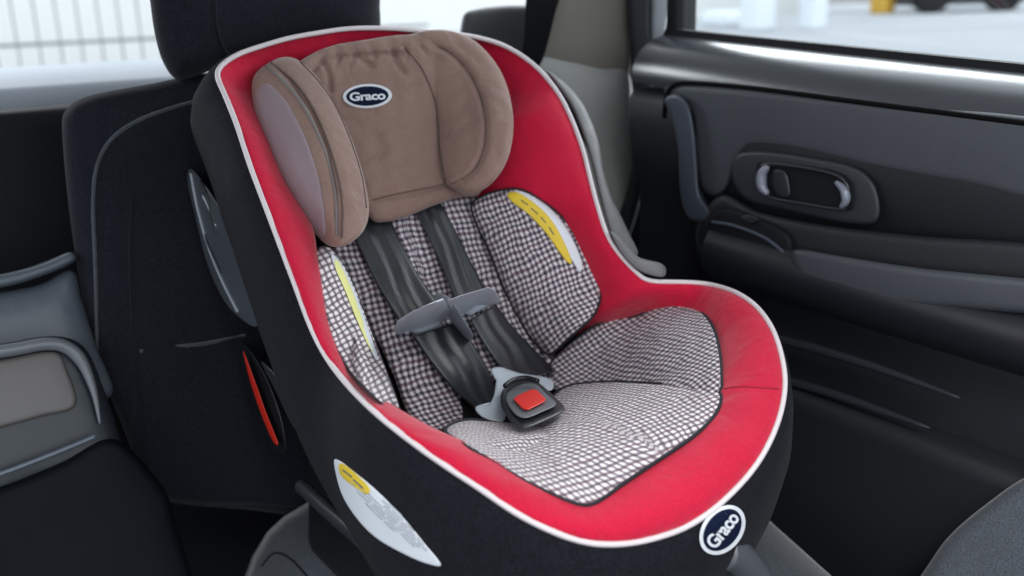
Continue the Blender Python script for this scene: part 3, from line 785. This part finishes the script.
# grip edge at the left of the panel, bluish light put into its colour
pad('pull_grip', [(664,100),(676,94),(688,104),(694,130),(697,165),(700,195),(712,215),(700,222),(686,214),(680,190),(678,150),(672,118)], pd(.450), DPB, door, spine=[(678,105),(688,150),(696,205)], puff=.008, edge=.010, back=.03, N=100)
pad('lower_trim', [(700,218),(716,198),(730,196),(760,212),(830,226),(920,236),(1060,250),(1060,300),(960,296),(880,290),(820,275),(795,262),(786,290),(740,280),(706,262),(696,240)], pd(.452), DP2, door,
    spine=[(730,235),(800,245),(900,262),(1020,275)], puff=.012, edge=.02, back=.03, N=180)
# inside handle in its recess
hb = pad('handle_bezel', [(733,160),(744,152),(775,152),(820,159),(855,167),(873,182),(880,205),(876,222),(855,224),(820,218),(780,209),(748,200),(735,186),(731,172)], pd(.455), mat('bezel', (.02, .023, .029), .5), door, spine=[(760,178),(845,195)], puff=.007, edge=.010, back=.02, N=120)
pad('handle_recess', [(757,166),(765,162),(800,165),(835,171),(850,182),(853,203),(848,210),(815,206),(775,199),(760,190)], pd(.4465), TRD, hb, spine=[(775,180),(835,192)], puff=.001, edge=.004, back=.004, N=90)
CH = mat('satin_handle', (.17, .185, .23), .28, .7)
ha = catmull([(762,190),(758,178),(762,166),(775,164),(812,169),(838,176),(848,188),(846,206),(838,209),(805,204),(772,198),(762,190)], 5)
tube('inside_handle', pd(.440)(ha), .0024, mat('handle_dark', (.02, .021, .026), .35), door, k=8)
tube('handle_end', pd(.4385)(catmull([(768,166),(762,174),(762,186),(768,194)], 6)), .0025+.005*np.sin(np.linspace(.15, 3.0, 19)), CH, door, k=10)
tube('handle_end', pd(.4385)(catmull([(836,182),(844,190),(846,200),(841,207)], 6)), .002+.004*np.sin(np.linspace(.15, 3.0, 19)), CH, door, k=10)
pad('lever_plate', [(772,172),(786,172),(790,196),(776,194)], pd(.443), mat('lever', (.02, .02, .028), .35), hb, puff=.004, edge=.006, back=.004, N=50)
# arm rest: switch block, long rest and a painted sheen on top
pad('switch_block', [(706,222),(722,208),(745,212),(778,226),(792,240),(790,262),(770,285),(730,285),(704,268),(700,245)], pd(.437), TRD, door, spine=[(725,240),(765,258)], puff=.012, edge=.016, back=.04, N=100)
pad('window_switch', [(741,217),(750,215),(759,219),(752,223),(744,221)], pd(.424), PLASD, door, puff=.002, edge=.004, back=.004, N=40)
P = pd(.426)(catmull([(712,222),(735,226),(765,238),(788,256)], 6)); tube('switch_edge', P, .0025, DPB, door)
def armv(y): return y
armp = [(.50, .305), (.45, .312), (.425, .305), (.412, .285), (.412, .262), (.43, .235), (.47, .215), (.50, .21)]
def warp(x, y, z):
    k = max(0, min(1, (y-.02)/.1)); return (x+.05*k*0+(.50-x)*0, y, z - .035*max(0, (.14-y))*.5 - .01)
extrude_y('armrest', armp, list(np.linspace(.125, -1.05, 24)), DPB if False else mat('armrest_plastic', (.011, .012, .016), .42, .5, bump=.2, bscale=300), door, warp=warp)
pad('armrest_sheen', [(795,250),(840,256),(920,268),(1060,284),(1060,305),(1060,315),(960,308),(880,302),(820,287),(796,270)], pd(.418), mat('sheen_grey', (.05, .056, .066), .4, .6, bump=.2, bscale=300), door, puff=.008, edge=.016, back=.02)  # paler pad: the sheen on the armrest put into its colour
# door pocket ledges
pk = [(.50, .09), (.44, .095), (.43, .085), (.43, .07), (.445, -.05), (.46, -.25), (.50, -.25)]
extrude_y('door_pocket', pk, list(np.linspace(.2, -1.05, 10)), DP2, door)
for L_ in ([(670,325),(760,335),(860,362),(960,398)], [(700,368),(800,384),(930,428)]):
    tube('panel_ledge', on_plane((1, 0, 0), .44)(catmull(L_, 6)), .0005+.006*np.sin(np.linspace(.5, 3.12, 6*(len(L_)-1)+1))**.6, mat('ledge', (.019, .021, .027), .55, .3), door, k=8, flat=.6)
tube('trim_groove', on_plane((1, 0, 0), .461)(catmull([(664,118),(666,98),(672,87),(690,83),(760,89),(860,102),(1024,123),(1100,133)], 8)), .0032, mat('groove_black', (.003, .003, .004), .9, .1), door, k=6)
gl, gnt, gb = nodes('window_glass')
tb = gnt.nodes.new('ShaderNodeBsdfTransparent'); tb.inputs[0].default_value = (.95, .97, .97, 1)
gs = gnt.nodes.new('ShaderNodeBsdfGlossy'); gs.inputs['Roughness'].default_value = .02
mxs = gnt.nodes.new('ShaderNodeMixShader'); mxs.inputs[0].default_value = .06
gnt.links.new(tb.outputs[0], mxs.inputs[1]); gnt.links.new(gs.outputs[0], mxs.inputs[2])
gnt.links.new(mxs.outputs[0], gnt.nodes['Material Output'].inputs['Surface'])
rbox('window_pane', (.548, -1.05, .50), (.552, .33, 1.1), gl, door, .0005, 1)
rbox('pillar_base', (.60, .42, -.4), (.70, .62, 1.1), TRD, side, .01, 2)
rbox('window_frame', (.535, .312, .545), (.565, .333, 1.1), TRD, door, .006, 2)

# ---- left side: parcel shelf, trim and console
LS = mat('shelf_grey', (.30, .33, .37), .6, .5, var=.1)
shelf = rbox('parcel_shelf', (-1.6, .72, .46), (.50, 1.30, .525), LS, None, .02, 3)
tag(shelf, 'grey shelf under the rear window behind the dark seat', 'shelf')
vent = rbox('shelf_speaker', (-.46, .80, .526), (-.38, .86, .540), TRD, None, .006, 2)
tag(vent, 'small black block standing on the grey shelf behind the seat', 'speaker')
blk = rbox('boot_liner', (-1.6, .62, -.35), (.52, .70, .500), TRD, None, .02, 3)
tag(blk, 'black liner wall behind and left of the dark vehicle seat', 'liner')

CGT = mat('console_bluegrey', (.014, .019, .026), .42, .5, var=.12)
CG = mat('console_top', (.11, .102, .098), .5, .5, var=.1)
cons = root('rear_console', 'blue grey wheel arch trim with pale lidded box at the lower left of the photo', 'console')
CGM = mat('console_mid', (.075, .09, .11), .4, .5, var=.15)
pad('arch_trim', [(-60,300),(0,292),(40,284),(72,270),(82,300),(96,345),(112,395),(60,400),(-60,400)], on_plane((0, 1, -.35), .33), CGM, cons, puff=.02, edge=.03, back=.06)
pad('arch_ledge', [(-60,280),(0,274),(40,264),(70,252),(74,262),(40,277),(0,288),(-60,296)], on_plane((0, 1, -.35), .31), CGM, cons, puff=.012, edge=.012, back=.05)
pad('box_body', [(-60,350),(0,344),(40,337),(68,338),(88,352),(104,390),(118,430),(122,462),(80,476),(30,490),(-60,510)], on_plane((0, 1, -.35), .27), CGT, cons, puff=.02, edge=.025, back=.07)
pad('box_lid', [(-60,368),(0,360),(40,352),(58,353),(66,366),(76,405),(40,417),(0,428),(-60,444)], on_plane((0, 1, -.45), .225), CG, cons, puff=.006, edge=.010, back=.012)
tube('box_rim_highlight', on_plane((0, 1, -.35), .243)(catmull([(-40,357),(10,350),(45,344),(66,347),(82,362),(94,392),(100,424)], 8)), np.r_[np.full(30, .0075), np.linspace(.0075, .001, 19)], mat('rim_highlight', (.13, .14, .155), .35, .5), cons, k=12)  # rounded rim of the box, its highlight painted in as paler grey
tube('body_highlight', on_plane((0, 1, -.35), .232)(catmull([(-40,486),(0,474),(50,455),(96,436)], 8)), .003, mat('highlight_line', (.10, .12, .15), .3, .6), cons, k=8)  # thin light tube painting the highlight along the body's ledge
pad('lower_body', [(-60,500),(0,486),(60,462),(110,438),(150,470),(175,520),(180,640),(-60,660)], on_plane((0, 1, -.35), .255), mat('console_dark', (.004, .005, .008), .6, .1, var=.3), cons, puff=.02, edge=.02, back=.08)
fl = rbox('floor_carpet', (-2.2, -1.5, -.42), (1.0, 1.0, -.40), mat('floor_carpet', (.010, .010, .012), .95, bump=.6, bscale=300), None, 0)
tag(fl, kind='structure')

# ---- front seat edge at the lower right
fs_ = root('front_seat', 'grey cloth seat edge at the lower right corner with black side cover', 'car seat')
pad('seat_bolster', [(900,610),(928,565),(950,535),(985,505),(1030,475),(1100,450),(1150,520),(1150,640),(900,640)], on_plane((1, .6, 0), .20), VG, fs_, spine=[(1020,570),(1080,560)], puff=.03, edge=.05, back=.03, N=110)
pad('side_cover', [(895,500),(910,455),(940,415),(985,375),(1040,335),(1100,320),(1100,480),(1000,500),(940,540),(910,560)], on_plane((1, .5, 0), .40), TRD, fs_, spine=[(960,460),(1050,400)], puff=.02, edge=.04, back=.08, N=110)

# roof, so that light comes in at the windows as it does in a car
roof = rbox('roof_lining', (-1.3, -.95, 1.12), (.62, 1.2, 1.16), mat('roof_cloth', (.45, .44, .42), .9), None, .02, 2)
tag(roof, 'pale cloth roof lining over the seats', 'roof lining')

# ---- outside
GRD = mat('driveway_concrete', (.42, .42, .43), .8, bump=.4, bscale=40, var=.2, vscale=.6)
g = rbox('driveway', (-40, -40, -1.0), (60, 60, -.8), GRD, None, 0); tag(g, kind='structure')

def out_at(px, py, dist):
    d = rays([(px, py)])[0]; return CAM + d*(dist/FL)
# pale wire fence behind the rear window
fence = root('wire_fence', 'pale wire mesh fence seen blurred through the rear window', 'fence')
FW = mat('fence_metal', (.20, .23, .22), .5)
V = []; fs = []
def bar(a, b, r):
    global V, fs
    a, b = np.array(a), np.array(b); n = len(V)
    t = b-a; t /= np.linalg.norm(t); s = np.cross(t, [0, 1, 0]); s /= np.linalg.norm(s); w = np.cross(s, t)
    for p in (a, b):
        for k in range(4):
            an = math.pi/4+k*math.pi/2; V.append(p+s*r*math.cos(an)+w*r*math.sin(an))
    for k in range(4): fs.append((n+k, n+(k+1) % 4, n+4+(k+1) % 4, n+4+k))
    fs.append((n, n+1, n+2, n+3)); fs.append((n+4, n+5, n+6, n+7))
for i in range(60): bar((-4+i*.11, 5.2, -.8), (-4+i*.11, 5.2, 1.6), .006)
for k in range(7): bar((-4, 5.2, -.7+k*.38), (3, 5.2, -.7+k*.38), .014)
mesh('mesh_panel', V, fs, FW, fence, smooth=False)
wallb = rbox('rendered_wall', (-9, 6.6, -.8), (9, 6.8, 3.2), mat('white_render', (.82, .84, .82), .9, bump=.3, bscale=30, var=.06, vscale=1.5), None, .01, 1)
tag(wallb, 'white rendered wall outside, behind the rear window', 'wall')
post = rbox('window_post', (-1.02, 1.20, .505), (-.97, 1.28, 1.115), mat('post_beige', (.30, .27, .22), .7), None, .02, 2)
tag(post, 'beige window post at the far left edge', 'pillar')

GZ = .33
lot = rbox('raised_driveway', (2.6, -12, -.79), (34, 34, GZ), mat('pale_asphalt', (.52, .535, .56), .85, bump=.5, bscale=60, var=.25, vscale=.8), None, 0)
tag(lot, kind='structure')
onlot = on_plane((0, 0, 1), GZ)
def stand(name, px, bot, w, hgt, m, label, cat):
    a = onlot([(px, bot)])[0]; rr = w*np.linalg.norm(a-CAM)/FL/2
    o = rbox(name, (a[0]-rr, a[1]-rr, GZ), (a[0]+rr, a[1]+rr, GZ+hgt), m, None, rr*.35, 3); return tag(o, label, cat)
WP = mat('white_paint', (.82, .86, .90), .5, var=.03)
stand('white_post', 757, 31, 26, 1.6, WP, 'wider white post outside the door window, left of the other', 'post')
stand('white_post', 812, 29, 20, 1.6, WP, 'narrower white post outside the door window, right of the other', 'post')
a = onlot([(722, 27)])[0]
drum = rbox('white_tub', (a[0]-.13, a[1]-.13, GZ), (a[0]+.13, a[1]+.13, GZ+.13), WP, None, .05, 4)
tag(drum, 'low white tub on the driveway left of the white posts', 'tub')
stand('yellow_post', 882, 14, 17, 1.5, mat('post_yellow', (.62, .36, .04), .5), 'yellow post outside the door window', 'post')
car = root('parked_vehicle', 'dark vehicle with black wheels parked outside the door window', 'car')
a = onlot([(945, 12)])[0]
DK = mat('dark_paint', (.05, .052, .065), .35, .5)
rr = Vector((R[0], R[1], 0)).normalized()
def cw(v): return np.array([a[0], a[1], 0]) + np.array([rr.x, rr.y, 0])*v[0] + np.array([-rr.y, rr.x, 0])*v[1] + np.array([0, 0, v[2]])
rbox('body', (-.55, -.3, GZ+.07), (.75, .5, GZ+1.0), DK, car, .12, 4, mod=cw)
for dx in (-.28, .42):
    bm = bmesh.new(); bmesh.ops.create_cone(bm, cap_ends=True, segments=24, radius1=.18, radius2=.18, depth=.14)
    me = bpy.data.meshes.new('wheel'); bm.to_mesh(me); bm.free()
    o = link('wheel', me, TRD, car); o.rotation_euler = (math.pi/2, 0, math.atan2(rr.y, rr.x)); o.location = cw((dx, -.3, GZ+.18))
a = onlot([(840, 3)])[0]
hedge = rbox('low_wall', (-9, 0, GZ), (9, .3, GZ+1.1), mat('buff_stone', (.46, .43, .38), .9, bump=.6, bscale=12, var=.3, vscale=3), None, .03, 2, mod=cw)
tag(hedge, 'buff stone wall at the back of the driveway', 'wall')

# ------------------------------------------------------------------ light
w = bpy.data.worlds.new('World'); S.world = w; w.use_nodes = True
bg = w.node_tree.nodes['Background']; bg.inputs[0].default_value = (.86, .93, 1.0, 1); bg.inputs[1].default_value = 1.75
def area(name, loc, tgt, size, power, col, spread=180):
    l = bpy.data.lights.new(name, 'AREA'); l.shape = 'RECTANGLE'; l.size, l.size_y = size; l.energy = power; l.color = col
    o = bpy.data.objects.new(name, l); COL.objects.link(o); o.location = loc
    l.spread = math.radians(spread); o.rotation_euler = (Vector(tgt)-Vector(loc)).to_track_quat('-Z', 'Y').to_euler(); return o
area('windscreen_light', (-.85, -1.2, 1.6), (.02, -.05, .2), (1.1, .55), 26, (1, .98, .96), 120)
area('side_window_light', (1.15, .45, 1.12), (.2, .1, .35), (1.9, .45), 26, (.92, .96, 1))
area('rear_window_light', (-.9, 1.9, 1.3), (-.7, .6, .4), (1.2, .5), 14, (.90, .96, 1))

# ------------------------------------------------------------------ camera object
from mathutils import Matrix
cd = bpy.data.cameras.new('camera'); co = bpy.data.objects.new('camera', cd); COL.objects.link(co)
Mx = Matrix(((R[0], U[0], -F[0], CAM[0]), (R[1], U[1], -F[1], CAM[1]), (R[2], U[2], -F[2], CAM[2]), (0, 0, 0, 1)))
co.matrix_world = Mx
cd.sensor_width = 36; cd.lens = FL/1024*36; cd.clip_start = .02; cd.clip_end = 300
cd.dof.use_dof = True; cd.dof.focus_distance = 1.06; cd.dof.aperture_fstop = 3.2
S.camera = co
S.view_settings.view_transform = 'Standard'; S.view_settings.look = 'None'; S.view_settings.exposure = 0.22; S.view_settings.gamma = 1
S.render.resolution_x, S.render.resolution_y = 1024, 576
S.cycles.use_denoising = True
